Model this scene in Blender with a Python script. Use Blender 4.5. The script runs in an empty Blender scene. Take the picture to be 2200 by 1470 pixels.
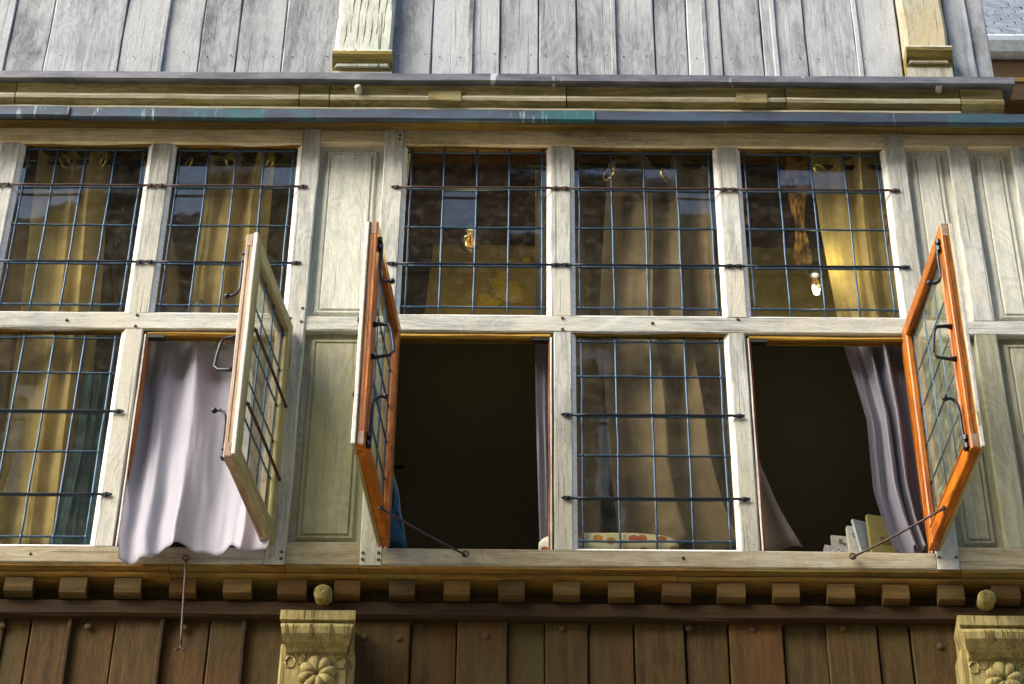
import bpy, bmesh, math, random
from mathutils import Vector, Matrix, noise
random.seed(11)
R = math.radians
scene = bpy.context.scene

# ------------------------------------------------------------------ camera
F_PX, CAM = 4963.22, Vector((-.085946, -6.16152, -4.11092))
_p, _y, _r = R(38.8262), R(-0.43536), R(0.69834)
_F = Vector((math.sin(_y)*math.cos(_p), math.cos(_y)*math.cos(_p), math.sin(_p)))
_R0 = Vector((math.cos(_y), -math.sin(_y), 0)); _U0 = _R0.cross(_F)
_R = _R0*math.cos(_r) + _U0*math.sin(_r); _U = _U0*math.cos(_r) - _R0*math.sin(_r)
cam = bpy.data.cameras.new('camera'); cam_o = bpy.data.objects.new('camera', cam)
scene.collection.objects.link(cam_o)
M = Matrix((_R, _U, -_F)).transposed().to_4x4(); M.translation = CAM
cam_o.matrix_world = M
cam.sensor_width = 36; cam.lens = F_PX*36/2200; cam.clip_end = 500; cam.clip_start = .1
scene.camera = cam_o

# ------------------------------------------------------------------ world, sun, exposure
SUN_EL, SUN_AZ = R(37), R(-57)          # azimuth measured from -Y (the street) towards -X
world = bpy.data.worlds.new('World'); scene.world = world; world.use_nodes = True
nt = world.node_tree; nt.nodes.clear()
sky = nt.nodes.new('ShaderNodeTexSky'); sky.sky_type = 'NISHITA'; sky.sun_disc = False
sky.sun_elevation = SUN_EL; sky.air_density = 1.0; sky.dust_density = 1.0; sky.ozone_density = 2
sd = Vector((math.sin(SUN_AZ)*math.cos(SUN_EL), -math.cos(SUN_AZ)*math.cos(SUN_EL), math.sin(SUN_EL)))
sky.sun_rotation = math.atan2(sd.x, sd.y)
bg = nt.nodes.new('ShaderNodeBackground'); bg.inputs[1].default_value = .15
wo = nt.nodes.new('ShaderNodeOutputWorld')
nt.links.new(sky.outputs[0], bg.inputs[0]); nt.links.new(bg.outputs[0], wo.inputs[0])
sun = bpy.data.lights.new('sun', 'SUN'); sun.energy = 3.8; sun.angle = R(45); sun.color = (1, .89, .72)
sun_o = bpy.data.objects.new('sun', sun); scene.collection.objects.link(sun_o)
sun_o.rotation_euler = sd.to_track_quat('Z', 'Y').to_euler(); sun_o.location = (-4, -5, 8)
vs = scene.view_settings
vs.view_transform = 'Standard'; vs.look = 'None'; vs.exposure = 1.65; vs.gamma = 1; vs.use_curve_mapping = False

# ------------------------------------------------------------------ helpers
def at(px, py, Y=0.0):
    """point on the upright plane y=Y seen at a point of the 2200x1470 photograph"""
    d = _F + _R*((px-1100)/F_PX) - _U*((py-735)/F_PX)
    return CAM + d*((Y-CAM.y)/d.y)
def lerp(a, b, t): return a+(b-a)*t
def interp(tab, x):
    if x <= tab[0][0]: return tab[0][1]
    for (a, va), (b, vb) in zip(tab, tab[1:]):
        if x <= b: return va+(vb-va)*(x-a)/(b-a)
    return tab[-1][1]

def mesh_obj(name, bm, mats, parent=None, loc=None, smooth=False, world_coords=True, kind=None, label=None):
    """links bm as one object. With world_coords its vertices are world positions, re-based on loc."""
    me = bpy.data.meshes.new(name)
    if loc is None: loc = Vector((0, 0, 0))
    loc = Vector(loc)
    if world_coords:
        bmesh.ops.translate(bm, verts=bm.verts, vec=-loc)
    bm.normal_update(); bm.to_mesh(me); bm.free()
    if not isinstance(mats, (list, tuple)): mats = [mats]
    for m in mats: me.materials.append(m)
    if smooth: me.polygons.foreach_set('use_smooth', [True]*len(me.polygons))
    o = bpy.data.objects.new(name, me); scene.collection.objects.link(o)
    o.location = loc
    if parent is not None:
        o.parent = parent
        if world_coords: o.location = loc - wpos(parent)
    if kind: o['kind'] = kind
    if label: o['label'] = label
    return o
def wpos(o):
    p = Vector(o.location)
    while o.parent: o = o.parent; p += o.location
    return p
def empty(name, loc, parent=None, rz=0):
    o = bpy.data.objects.new(name, None); scene.collection.objects.link(o); o.location = loc
    o.rotation_euler = (0, 0, rz); o.empty_display_size = .05
    if parent: o.parent = parent; o.location = Vector(loc)-wpos(parent)
    return o
def tag(o, label, cat, group=None):
    o['label'] = label; o['category'] = cat
    if group: o['group'] = group
    return o

def beam_bm(x0, x1, y0, y1, z0, z1, axis='z', ch=.004, jit=.0012, step=.09, seed=None, bm=None, mi=0):
    """hand-worked length of timber: chamfered section swept along its axis with a slightly wandering outline"""
    bm = bm or bmesh.new(); s = seed if seed is not None else random.random()*90
    lo = [x0, y0, z0]; hi = [x1, y1, z1]
    k = 'xyz'.index(axis); a, b = [i for i in range(3) if i != k]
    L = hi[k]-lo[k]; n = max(1, min(24, int(L/step)))
    ch = min(ch, (hi[a]-lo[a])*.3, (hi[b]-lo[b])*.3)
    sec = [(lo[a]+ch, lo[b]), (hi[a]-ch, lo[b]), (hi[a], lo[b]+ch), (hi[a], hi[b]-ch), (hi[a]-ch, hi[b]), (lo[a]+ch, hi[b]), (lo[a], hi[b]-ch), (lo[a], lo[b]+ch)]
    rings = []
    for i in range(n+1):
        t = lo[k]+L*i/n; ring = []
        for q, (u, v) in enumerate(sec):
            jx = noise.noise(Vector((s+q//2*3.1, t*5, 1)))*jit; jy = noise.noise(Vector((s+q//2*3.1, t*5, 9)))*jit
            c = [0, 0, 0]; c[k] = t; c[a] = u+jx*1.6; c[b] = v+jy*1.6
            ring.append(bm.verts.new(c))
        rings.append(ring)
    fs = []
    for r0, r1 in zip(rings, rings[1:]):
        for q in range(8): fs.append(bm.faces.new((r0[q], r0[(q+1) % 8], r1[(q+1) % 8], r1[q])))
    fs.append(bm.faces.new(rings[0][::-1])); fs.append(bm.faces.new(rings[-1]))
    for f in fs: f.material_index = mi
    bmesh.ops.recalc_face_normals(bm, faces=fs)
    return bm
def beam(name, x0, x1, y0, y1, z0, z1, mat, parent, axis='z', **kw):
    lab = kw.pop('label', None); knd = kw.pop('kind', None)
    bm = beam_bm(x0, x1, y0, y1, z0, z1, axis, **kw)
    return mesh_obj(name, bm, mat, parent, ((x0+x1)/2, (y0+y1)/2, z0), label=lab, kind=knd)
def box_bm(x0, x1, y0, y1, z0, z1, bm=None, mi=0):
    bm = bm or bmesh.new()
    vs_ = [bm.verts.new((x, y, z)) for x in (x0, x1) for y in (y0, y1) for z in (z0, z1)]
    fs = [bm.faces.new([vs_[i] for i in q]) for q in ((0, 1, 3, 2), (4, 6, 7, 5), (0, 4, 5, 1), (2, 3, 7, 6), (0, 2, 6, 4), (1, 5, 7, 3))]
    for f in fs: f.material_index = mi
    bmesh.ops.recalc_face_normals(bm, faces=fs)
    return bm
def tube_bm(pts, rad, sides=8, bm=None, mi=0, caps=True):
    bm = bm or bmesh.new(); pts = [Vector(p) for p in pts]
    rads = rad if isinstance(rad, (list, tuple)) else [rad]*len(pts)
    rings = []; up = Vector((0, 0, 1))
    for i, p in enumerate(pts):
        d = (pts[min(i+1, len(pts)-1)]-pts[max(i-1, 0)]).normalized()
        ref = up if abs(d.dot(up)) < .93 else Vector((1, 0, 0))
        a = d.cross(ref).normalized(); b = d.cross(a).normalized()
        rings.append([bm.verts.new(p+(a*math.cos(t)+b*math.sin(t))*rads[i]) for t in [2*math.pi*j/sides for j in range(sides)]])
    fs = []
    for r0, r1 in zip(rings, rings[1:]):
        for q in range(sides): fs.append(bm.faces.new((r0[q], r0[(q+1) % sides], r1[(q+1) % sides], r1[q])))
    if caps: fs.append(bm.faces.new(rings[0][::-1])); fs.append(bm.faces.new(rings[-1]))
    for f in fs: f.material_index = mi; f.smooth = True
    bmesh.ops.recalc_face_normals(bm, faces=fs)
    return bm
def ball_bm(c, r, bm=None, mi=0, seg=12, sc=(1, 1, 1)):
    bm = bm or bmesh.new()
    m = Matrix.Translation(Vector(c)) @ Matrix.Diagonal((sc[0], sc[1], sc[2], 1))
    g = bmesh.ops.create_uvsphere(bm, u_segments=seg, v_segments=max(6, seg//2+2), radius=r, matrix=m)
    for v in g['verts']:
        for f in v.link_faces: f.material_index = mi; f.smooth = True
    return bm
def lathe_bm(prof, seg=20, axis_pt=(0, 0, 0), axis='z', bm=None, mi=0, jit=0):
    """prof: (r, h) list. axis z (up) or y (towards the street is -y)."""
    bm = bm or bmesh.new(); c = Vector(axis_pt); rings = []
    for r, h in prof:
        ring = []
        for j in range(seg):
            t = 2*math.pi*j/seg; rr = r*(1+jit*noise.noise(Vector((math.cos(t)*1.5+c.x*9, math.sin(t)*1.5, h*20))))
            if axis == 'z': v = c+Vector((rr*math.cos(t), rr*math.sin(t), h))
            else: v = c+Vector((rr*math.cos(t), h, rr*math.sin(t)))
            ring.append(bm.verts.new(v))
        rings.append(ring)
    fs = []
    for r0, r1 in zip(rings, rings[1:]):
        for q in range(seg): fs.append(bm.faces.new((r0[q], r0[(q+1) % seg], r1[(q+1) % seg], r1[q])))
    fs.append(bm.faces.new(rings[0][::-1])); fs.append(bm.faces.new(rings[-1]))
    for f in fs: f.material_index = mi; f.smooth = True
    bmesh.ops.recalc_face_normals(bm, faces=fs)
    return bm
def profile_bm(prof, x0, x1, step=.12, jit=.0015, bm=None, seed=0, wav=None):
    """closed (y, z) profile swept along x with slight unevenness"""
    bm = bm or bmesh.new(); n = max(1, int((x1-x0)/step)); rings = []
    for i in range(n+1):
        x = x0+(x1-x0)*i/n
        rings.append([bm.verts.new((x, y+noise.noise(Vector((x*4, q*1.7+seed, 0)))*jit, z+(noise.noise(Vector((x*3, q*.3+seed, 5)))*jit*1.5))) for q, (y, z) in enumerate(prof)])
    m = len(prof); fs = []
    for r0, r1 in zip(rings, rings[1:]):
        for q in range(m): fs.append(bm.faces.new((r0[q], r0[(q+1) % m], r1[(q+1) % m], r1[q])))
    fs.append(bm.faces.new(rings[0][::-1])); fs.append(bm.faces.new(rings[-1]))
    bmesh.ops.recalc_face_normals(bm, faces=fs)
    return bm

# ------------------------------------------------------------------ materials
class NT:
    def __init__(s, name):
        s.m = bpy.data.materials.new(name); s.m.use_nodes = True; s.t = s.m.node_tree
        s.t.nodes.clear(); s.out = s.n('ShaderNodeOutputMaterial')
    def n(s, typ, **kw):
        x = s.t.nodes.new(typ)
        for k, v in kw.items(): setattr(x, k, v)
        return x
    def l(s, a, b): s.t.links.new(a, b)
    def noise(s, vec, scale, detail=3, rough=.5, dist=0):
        x = s.n('ShaderNodeTexNoise'); x.inputs['Scale'].default_value = scale
        x.inputs['Detail'].default_value = detail; x.inputs['Roughness'].default_value = rough
        x.inputs['Distortion'].default_value = dist
        s.l(vec, x.inputs['Vector']); return x.outputs[0]
    def ramp(s, f, a, b, ca=0., cb=1.):
        x = s.n('ShaderNodeMapRange'); x.interpolation_type = 'SMOOTHSTEP'
        x.inputs[1].default_value = a; x.inputs[2].default_value = b
        x.inputs[3].default_value = ca; x.inputs[4].default_value = cb
        s.l(f, x.inputs[0]); return x.outputs[0]
    def mix(s, f, a, b, blend='MIX'):
        x = s.n('ShaderNodeMix', data_type='RGBA', blend_type=blend)
        for i, v in ((0, f), (6, a), (7, b)):
            if hasattr(v, 'links'): s.l(v, x.inputs[i])
            elif isinstance(v, (tuple, list)): x.inputs[i].default_value = (*v[:3], 1)
            else: x.inputs[i].default_value = v
        return x.outputs[2]
    def math(s, op, a, b=None, c=None):
        x = s.n('ShaderNodeMath', operation=op)
        for i, v in enumerate((a, b, c)):
            if v is None: continue
            if hasattr(v, 'links'): s.l(v, x.inputs[i])
            else: x.inputs[i].default_value = v
        return x.outputs[0]
    def coord(s):
        tc = s.n('ShaderNodeTexCoord'); oi = s.n('ShaderNodeObjectInfo')
        ad = s.n('ShaderNodeVectorMath', operation='ADD'); mu = s.math('MULTIPLY', oi.outputs['Random'], 43.7)
        cb = s.n('ShaderNodeCombineXYZ'); s.l(mu, cb.inputs[0]); s.l(mu, cb.inputs[1]); s.l(mu, cb.inputs[2])
        s.l(tc.outputs['Object'], ad.inputs[0]); s.l(cb.outputs[0], ad.inputs[1])
        s.rnd = oi.outputs['Random']; return ad.outputs[0]
    def scale(s, v, sc):
        x = s.n('ShaderNodeVectorMath', operation='MULTIPLY'); s.l(v, x.inputs[0]); x.inputs[1].default_value = sc
        return x.outputs[0]
    def bsdf(s, col, rough=.7, metal=0., bump=None, bstr=.5, bdist=.003, spec=.5, **kw):
        b = s.n('ShaderNodeBsdfPrincipled')
        for k, v in (('Base Color', col), ('Roughness', rough), ('Metallic', metal)):
            if hasattr(v, 'links'): s.l(v, b.inputs[k])
            elif isinstance(v, (tuple, list)): b.inputs[k].default_value = (*v[:3], 1)
            else: b.inputs[k].default_value = v
        b.inputs['Specular IOR Level'].default_value = spec
        for k, v in kw.items(): b.inputs[k.replace('_', ' ')].default_value = v
        if bump is not None:
            bp = s.n('ShaderNodeBump'); bp.inputs['Strength'].default_value = bstr; bp.inputs['Distance'].default_value = bdist
            s.l(bump, bp.inputs['Height']); s.l(bp.outputs[0], b.inputs['Normal'])
        s.l(b.outputs[0], s.out.inputs[0]); return b

def wood(name, light, dark, stain, axis='z', stain_amt=.5, crack=.5, rings=.35, rough=.85, fine=1., vary=.25, bstr=.6, stain2=None, spec=.25, stain_scale=3.2):
    N = NT(name); v = N.coord(); k = 'xyz'.index(axis)
    def S(along, across=1.):
        c = [across]*3; c[k] = along; return N.scale(v, c)
    fi = N.noise(S(.065), 230*fine, 6, .78)
    med = N.noise(S(.09), 42*fine, 4, .6, .3)
    pore = N.noise(S(.16), 420, 3, .7)
    big = N.noise(S(.30), 5, 3, .55, .5)
    rg = N.math('SINE', N.math('MULTIPLY', big, 95.)); rg = N.ramp(rg, -.9, .9)
    f = N.math('ADD', N.math('MULTIPLY', fi, .5), N.math('MULTIPLY', med, .5))
    f = N.ramp(f, .39, .59)
    f = N.math('ADD', N.math('MULTIPLY', f, 1-rings), N.math('MULTIPLY', rg, rings))
    col = N.mix(f, dark, light)
    st = N.noise(S(.38), stain_scale, 6, .68, .6); sm = N.ramp(st, .48, .68)
    sm = N.math('MULTIPLY', sm, N.ramp(pore, .30, .62, .45, 1.)); sm = N.math('MULTIPLY', sm, stain_amt)
    col = N.mix(sm, col, stain)
    if stain2:
        s2 = N.noise(N.scale(v, (1, 1, .6)), 2.1, 5, .62); s2 = N.math('MULTIPLY', N.ramp(s2, .46, .64), .75)
        col = N.mix(s2, col, stain2)
    ck = N.noise(S(.022), 85, 2, .5, .2); cm = N.ramp(ck, .60, .72)
    cm = N.math('MULTIPLY', cm, crack)
    col = N.mix(cm, col, tuple(c*.22 for c in dark))
    spk = N.math('MULTIPLY', N.ramp(pore, .56, .68), .55); col = N.mix(spk, col, tuple(c*.35 for c in dark))
    vv = N.math('ADD', N.math('MULTIPLY', N.rnd, vary), 1-vary*.5)
    hs = N.n('ShaderNodeHueSaturation'); N.l(vv, hs.inputs['Value']); N.l(col, hs.inputs['Color'])
    h = N.math('SUBTRACT', N.math('ADD', N.math('MULTIPLY', fi, .7), N.math('MULTIPLY', rg, .12)), N.math('MULTIPLY', cm, .9))
    N.bsdf(hs.outputs[0], rough, bump=h, bstr=bstr, bdist=.0035, spec=spec)
    return N.m
def wood2(name, *a, **k):
    k.pop('axis', None)
    return {ax: wood(name+'_'+ax, *a, axis=ax, **k) for ax in 'xz'}

M_board = wood('weathered_board', (.37, .395, .425), (.20, .22, .245), (.055, .062, .070), stain_amt=1.0, crack=.35, rings=.25, vary=.2, stain2=(.45, .475, .50))
M_frame = wood2('pale_oak', (.59, .60, .55), (.31, .32, .30), (.20, .18, .11), stain_amt=.5, crack=.5, rings=.2, vary=.12, stain2=(.55, .52, .42))
M_panel_up = wood2('panel_oak', (.66, .66, .57), (.46, .48, .42), (.22, .25, .20), stain_amt=.4, crack=.3, rings=.35, vary=.06)
M_panel_lo = wood2('green_oak', (.39, .38, .29), (.24, .235, .17), (.16, .16, .06), stain_amt=.6, crack=.3, rings=.35, vary=.08, stain2=(.30, .29, .15))
M_rail_top = wood('head_rail_oak', (.80, .72, .50), (.52, .44, .26), (.12, .09, .04), axis='x', stain_amt=.8, crack=.4, rings=.2)  # cream oak of the head rails, with brown stains
M_sill = wood('sill_oak', (.42, .37, .26), (.24, .20, .12), (.17, .11, .04), axis='x', stain_amt=.6, crack=.4, rings=.2, vary=.1, stain2=(.42, .42, .36))
M_cornice = wood('mossy_oak', (.34, .30, .15), (.15, .125, .045), (.20, .17, .03), axis='x', stain_amt=.8, crack=.5, rings=.25, stain2=(.10, .085, .03))
M_fillet = wood('bleached_fillet', (.52, .50, .38), (.34, .31, .2), (.2, .17, .07), axis='x', stain_amt=.5, crack=.4, rings=.2)
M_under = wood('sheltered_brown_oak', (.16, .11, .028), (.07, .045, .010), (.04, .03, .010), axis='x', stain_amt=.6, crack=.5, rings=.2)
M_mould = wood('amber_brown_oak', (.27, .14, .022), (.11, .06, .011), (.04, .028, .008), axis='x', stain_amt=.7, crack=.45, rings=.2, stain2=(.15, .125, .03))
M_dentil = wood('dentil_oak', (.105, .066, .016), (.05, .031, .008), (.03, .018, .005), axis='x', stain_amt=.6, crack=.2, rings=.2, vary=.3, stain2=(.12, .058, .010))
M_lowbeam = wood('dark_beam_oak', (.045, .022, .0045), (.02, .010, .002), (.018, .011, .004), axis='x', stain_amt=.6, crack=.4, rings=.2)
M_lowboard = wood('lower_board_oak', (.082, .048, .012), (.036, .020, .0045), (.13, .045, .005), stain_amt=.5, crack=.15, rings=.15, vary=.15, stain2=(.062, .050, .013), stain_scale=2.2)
M_corbel = wood('carved_oak', (.36, .30, .12), (.18, .14, .045), (.09, .065, .018), stain_amt=.6, crack=.7, rings=.2, vary=.1)
M_corbel_up = wood('cracked_post_oak', (.60, .63, .56), (.38, .40, .34), (.28, .23, .12), stain_amt=.65, crack=.95, rings=.3, vary=.08, stain2=(.42, .47, .42))
M_corbel_or = wood('ochre_post_oak', (.50, .50, .42), (.30, .29, .22), (.30, .20, .07), stain_amt=.6, crack=.6, rings=.3, vary=.08, stain2=(.46, .40, .24))
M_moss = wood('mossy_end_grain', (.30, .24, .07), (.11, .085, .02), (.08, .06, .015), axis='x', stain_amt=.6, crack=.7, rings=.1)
M_orange = wood2('varnished_oak', (.56, .175, .011), (.20, .045, .004), (.10, .022, .004), stain_amt=.55, crack=.4, rings=.3, rough=.42, vary=.35, bstr=.3, spec=.35)
M_leafout = wood2('casement_face_oak', (.40, .37, .20), (.24, .21, .10), (.22, .10, .04), stain_amt=.5, crack=.35, rings=.2, vary=.08)
M_purple = wood2('worn_edge_oak', (.46, .36, .29), (.28, .18, .13), (.16, .09, .08), stain_amt=.6, crack=.3, rings=.2)
M_stop = wood('yellow_stop_oak', (.58, .36, .05), (.36, .19, .02), (.2, .09, .01), axis='x', stain_amt=.4, crack=.2, rings=.2, rough=.5)
M_interior_beam = wood('room_beam', (.09, .03, .012), (.035, .012, .006), (.02, .01, .006), axis='x', stain_amt=.5)


def simple(name, col, rough=.6, metal=0, nscale=40, var=.3, bstr=.3, bdist=.002, spec=.5, col2=None, **kw):
    N = NT(name); v = N.coord(); a = N.noise(v, nscale, 5, .6)
    c = N.mix(N.ramp(a, .3, .7), tuple(x*(1-var) for x in (col2 or col)), col)
    N.bsdf(c, rough, metal, bump=a, bstr=bstr, bdist=bdist, spec=spec, **kw); return N.m
M_putty = simple('white_putty', (.80, .80, .78), .7, nscale=60, var=.25)
M_iron = simple('wrought_iron', (.035, .042, .055), .42, .7, 90, .5, .5)
M_iron_rust = simple('rusty_iron', (.085, .05, .045), .6, .5, 120, .5, .5)
M_lead = simple('lead_came', (.050, .105, .175), .5, .5, 140, .35, .4)
M_dark = simple('black_plate', (.012, .014, .012), .5)
M_lath = simple('white_strip', (.72, .66, .60), .6)
def cap_mat():
    N = NT('lead_flashing'); v = N.coord()
    a = N.noise(N.scale(v, (.3, 1, 1)), 20, 6, .6); c = N.mix(N.ramp(a, .35, .65), (.055, .060, .075), (.13, .135, .155))
    s = N.noise(N.scale(v, (1, .3, .3)), 14, 3); c = N.mix(N.ramp(s, .66, .72), c, (.40, .42, .45))
    N.bsdf(c, .6, .2, bump=a, bstr=.4); return N.m
M_cap = cap_mat()
def drip_mat():
    N = NT('verdigris_lead'); v = N.coord()
    a = N.noise(N.scale(v, (.4, 1, 1)), 14, 6, .65)
    c = N.mix(N.ramp(a, .35, .65), (.038, .045, .070), (.045, .080, .130))
    g = N.noise(N.scale(v, (.7, .2, .2)), 2.3, 5, .7); c = N.mix(N.ramp(g, .52, .62), c, (.018, .11, .12))
    w = N.noise(N.scale(v, (1, .1, .1)), 60, 3, .7); w2 = N.noise(v, 3.5, 4)
    c = N.mix(N.math('MULTIPLY', N.ramp(w, .56, .70), N.ramp(w2, .46, .60)), c, (.30, .40, .42))
    N.bsdf(c, .55, .25, bump=a, bstr=.4); return N.m
M_drip = drip_mat()
def glass_mat(name, tint, refl=1., grime_glow=(.005, .04), gcol=(.5, .5, .45)):
    N = NT(name); v = N.coord()
    tr = N.n('ShaderNodeBsdfTransparent'); gl = N.n('ShaderNodeBsdfGlossy'); gl.inputs['Roughness'].default_value = .015
    d = N.noise(v, 7, 3, .6); c = N.mix(N.ramp(d, .35, .7), tuple(x*.86 for x in tint), tint)
    N.l(c, tr.inputs[0])
    fr = N.n('ShaderNodeFresnel'); ge = N.n('ShaderNodeNewGeometry'); N.l(N.ramp(ge.outputs['Backfacing'], 0, 1, 1.52, 1/1.52), fr.inputs[0])
    bp = N.n('ShaderNodeBump'); bp.inputs['Strength'].default_value = .05; bp.inputs['Distance'].default_value = .004
    N.l(N.noise(v, 9, 2, .5), bp.inputs['Height']); N.l(bp.outputs[0], gl.inputs['Normal']); N.l(bp.outputs[0], fr.inputs['Normal'])
    mx = N.n('ShaderNodeMixShader'); N.l(N.math('MULTIPLY', fr.outputs[0], refl), mx.inputs[0])
    N.l(tr.outputs[0], mx.inputs[1]); N.l(gl.outputs[0], mx.inputs[2])
    # thin film of grime on old panes, plus painted paleness on casement glass
    df = N.n('ShaderNodeBsdfDiffuse'); df.inputs[0].default_value = (*gcol, 1)
    m2 = N.n('ShaderNodeMixShader'); gr = N.noise(v, 26, 6, .7); N.l(N.ramp(gr, .42, .75, *grime_glow), m2.inputs[0])
    N.l(mx.outputs[0], m2.inputs[1]); N.l(df.outputs[0], m2.inputs[2]); N.l(m2.outputs[0], N.out.inputs[0]); return N.m
M_glass = glass_mat('old_amber_glass', (.965, .945, .84))
M_glass_leaf = glass_mat('old_clear_glass', (.96, .97, .90), grime_glow=(.05, .20), gcol=(.62, .64, .42))  # heavier pale film paints in the lit panel seen through the leaf
def cloth(name, c1, c2, rough=.75, sheen=.3, nsc=500, var=None):
    N = NT(name); v = N.coord(); a = N.noise(v, nsc, 2, .5)
    b = N.noise(N.scale(v, (1, 1, .3)), 5, 4, .6)
    c = N.mix(N.ramp(b, .3, .7), c1, c2)
    cr = N.noise(N.scale(v, (1, 1, .35)), 38, 4, .65, .8)
    N.bsdf(c, rough, bump=N.math('ADD', a, N.math('MULTIPLY', cr, 2.5)), bstr=.35, bdist=.0018, Sheen_Weight=sheen, spec=.3); return N.m
M_curt = cloth('mauve_satin', (.24, .235, .30), (.31, .30, .37), .34)
M_curt_taupe = cloth('taupe_lining', (.44, .375, .33), (.55, .47, .40), .6)
M_curt_pale = cloth('pale_mauve_cotton', (.52, .515, .60), (.59, .58, .67), .85)
M_curt_olive = cloth('oatmeal_cloth', (.82, .71, .42), (.90, .80, .52), .6)
M_blue = cloth('blue_cloth', (.03, .10, .18), (.05, .16, .27), .9)
M_brass = simple('brass_ring', (.62, .50, .20), .35, .8)

# ------------------------------------------------------------------ setting: the street
g = box_bm(-40, 40, -40, 40, -5.72, -5.70)
stone = NT('street_stone'); sv = stone.coord(); sn = stone.noise(sv, 3, 5)
stone.bsdf(stone.mix(sn, (.36, .28, .17), (.50, .41, .27)), .9)
o = mesh_obj('street', g, stone.m); o['kind'] = 'structure'

# the tall brick house on the far side of the street: gives the canyon its light and what the panes mirror
opp = empty('brick_house', (0, -9.2, -5.7)); tag(opp, 'tall brick house across the street, behind the viewer', 'house')
bk = NT('dark_render'); bv = bk.coord(); bk.bsdf(bk.mix(bk.noise(bv, .8, 4), (.10, .065, .04), (.15, .10, .06)), .9)
mesh_obj('wall', box_bm(-14, 14, -9.8, -9.2, -5.7, 10.0), bk.m, opp, (0, -9.5, -5.7))
for r_ in range(4):
    for c_ in range(-5, 6):
        x = c_*2.4; z = -4.2+r_*3.4
        w = mesh_obj('window', beam_bm(x-.6, x+.6, -9.2, -9.12, z, z+1.9), M_putty, opp, (x, -9.2, z))
        mesh_obj('pane', box_bm(x-.5, x+.5, -9.118, -9.105, z+.1, z+1.8), M_dark, w, (x, -9.12, z))
mesh_obj('roof', profile_bm([(-9.1, 10.0), (-9.1, 10.1), (-12, 12.9), (-12.2, 12.9), (-9.9, 10.0)], -14, 14, 3), M_dark, opp, (0, -9.5, 9.4))

# ------------------------------------------------------------------ the timber house
house = empty('timber_house', (0, .3, -5.7)); tag(house, 'old timber house front of pale weathered oak with leaded windows', 'house')
XL, XR = -2.62, 2.07
ZT, ZU, ZV = 1.775, .968, .895     # head of upper lights, top and foot of transom

# lower storey carcass and upper-storey backing
mesh_obj('rear_wall', box_bm(-2.7, 1.65, 3.4, 3.5, -5.7, 5), simple('plaster', (.3, .28, .2), .9), house, (0, 3.4, -5.7))

# upper storey boards
seams = [-2.60, -2.40, -2.24, -2.047, -1.899, -1.621, -1.321, -1.182, -1.008, -.80]
seams2 = [-.60, -.448, -.306, -.191, -.045, .099, .238, .394, .563-.045, .646, .80, .965, 1.155, 1.318]
def boards(sl, y, z0, z1, mat, alt=.006, extra=None):
    for i, (a, b) in enumerate(zip(sl, sl[1:])):
        dy = alt*((i % 2)*1.0)+random.uniform(-.0015, .0015)
        # each board leans and tapers a trifle
        bm = beam_bm(a+.0018, b-.0018, y+dy, y+dy+.022, z0, z1, 'z', ch=.0035, jit=.0016)
        w = random.uniform(-.004, .004)
        for v in bm.verts: v.co.x += w*(v.co.z-z0)/(z1-z0)*.6; v.co.y += .002*noise.noise(Vector((v.co.x*6, i, v.co.z*3)))
        mesh_obj('board', bm, mat, upper if mat is M_board else lower, ((a+b)/2, y, z0))
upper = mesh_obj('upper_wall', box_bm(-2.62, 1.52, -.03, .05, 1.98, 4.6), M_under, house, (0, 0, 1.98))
boards(seams, -.072, 2.0, 3.6, M_board); boards(seams2, -.072, 2.0, 3.6, M_board)
nm = None
for x0_, x1_ in list(zip(seams, seams[1:]))+list(zip(seams2, seams2[1:])):
    for z_ in (2.16, 2.17):
        x = lerp(x0_, x1_, .2 if z_ < 2.165 else .8)+random.uniform(-.008, .008); z = z_+random.uniform(-.012, .012)
        if nm is None:
            b_ = lathe_bm([(.0032, 0), (.0030, -.0012), (.0012, -.002)], 8, (0, 0, 0), 'y'); nm = bpy.data.meshes.new('nail'); b_.to_mesh(nm); b_.free(); nm.materials.append(M_iron_rust)
        o = bpy.data.objects.new('nail', nm); scene.collection.objects.link(o); o.parent = upper; o.location = Vector((x, -.072, z))-wpos(upper)
# thin cover strips between some boards
for x in (-1.465, -.306+.004, .238, .563+.02, .846, 1.16):
    mesh_obj('cover_strip', beam_bm(x-.009, x+.009, -.080, -.070, 2.0, 3.6, 'z', ch=.002), M_board, upper, (x, -.075, 2.0))
# corner post at the right end
mesh_obj('corner_post', beam_bm(1.50, 1.59, -.085, .1, 2.0, 3.6, 'z', ch=.006, jit=.003), M_board, upper, (1.54, 0, 2.0))
mesh_obj('corner_board', beam_bm(1.592, 1.655, -.072, .1, 2.0, 3.6, 'z', ch=.004, jit=.002), M_board, upper, (1.62, 0, 2.0))

def storey_post(x0, x1, zf, mat, peg=False):
    xm = (x0+x1)/2
    p = mesh_obj('storey_post', beam_bm(x0+.004, x1-.004, -.125, -.03, zf+.02, 3.6, 'z', ch=.012, jit=.006), mat, house, (xm, -.07, zf))
    # curved foot: a shelf, a dark hollow beneath it and a narrower block
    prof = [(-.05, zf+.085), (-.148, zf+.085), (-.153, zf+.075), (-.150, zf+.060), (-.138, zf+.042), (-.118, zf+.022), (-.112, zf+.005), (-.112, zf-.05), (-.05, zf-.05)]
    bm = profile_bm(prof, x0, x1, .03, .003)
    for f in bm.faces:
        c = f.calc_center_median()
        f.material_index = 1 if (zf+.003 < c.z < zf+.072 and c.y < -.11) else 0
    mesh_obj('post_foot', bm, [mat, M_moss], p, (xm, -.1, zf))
    return p
storey_post(-.812, -.590, 2.035, M_corbel_up)
storey_post(1.322, 1.492, 2.075, M_corbel_or)
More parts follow.
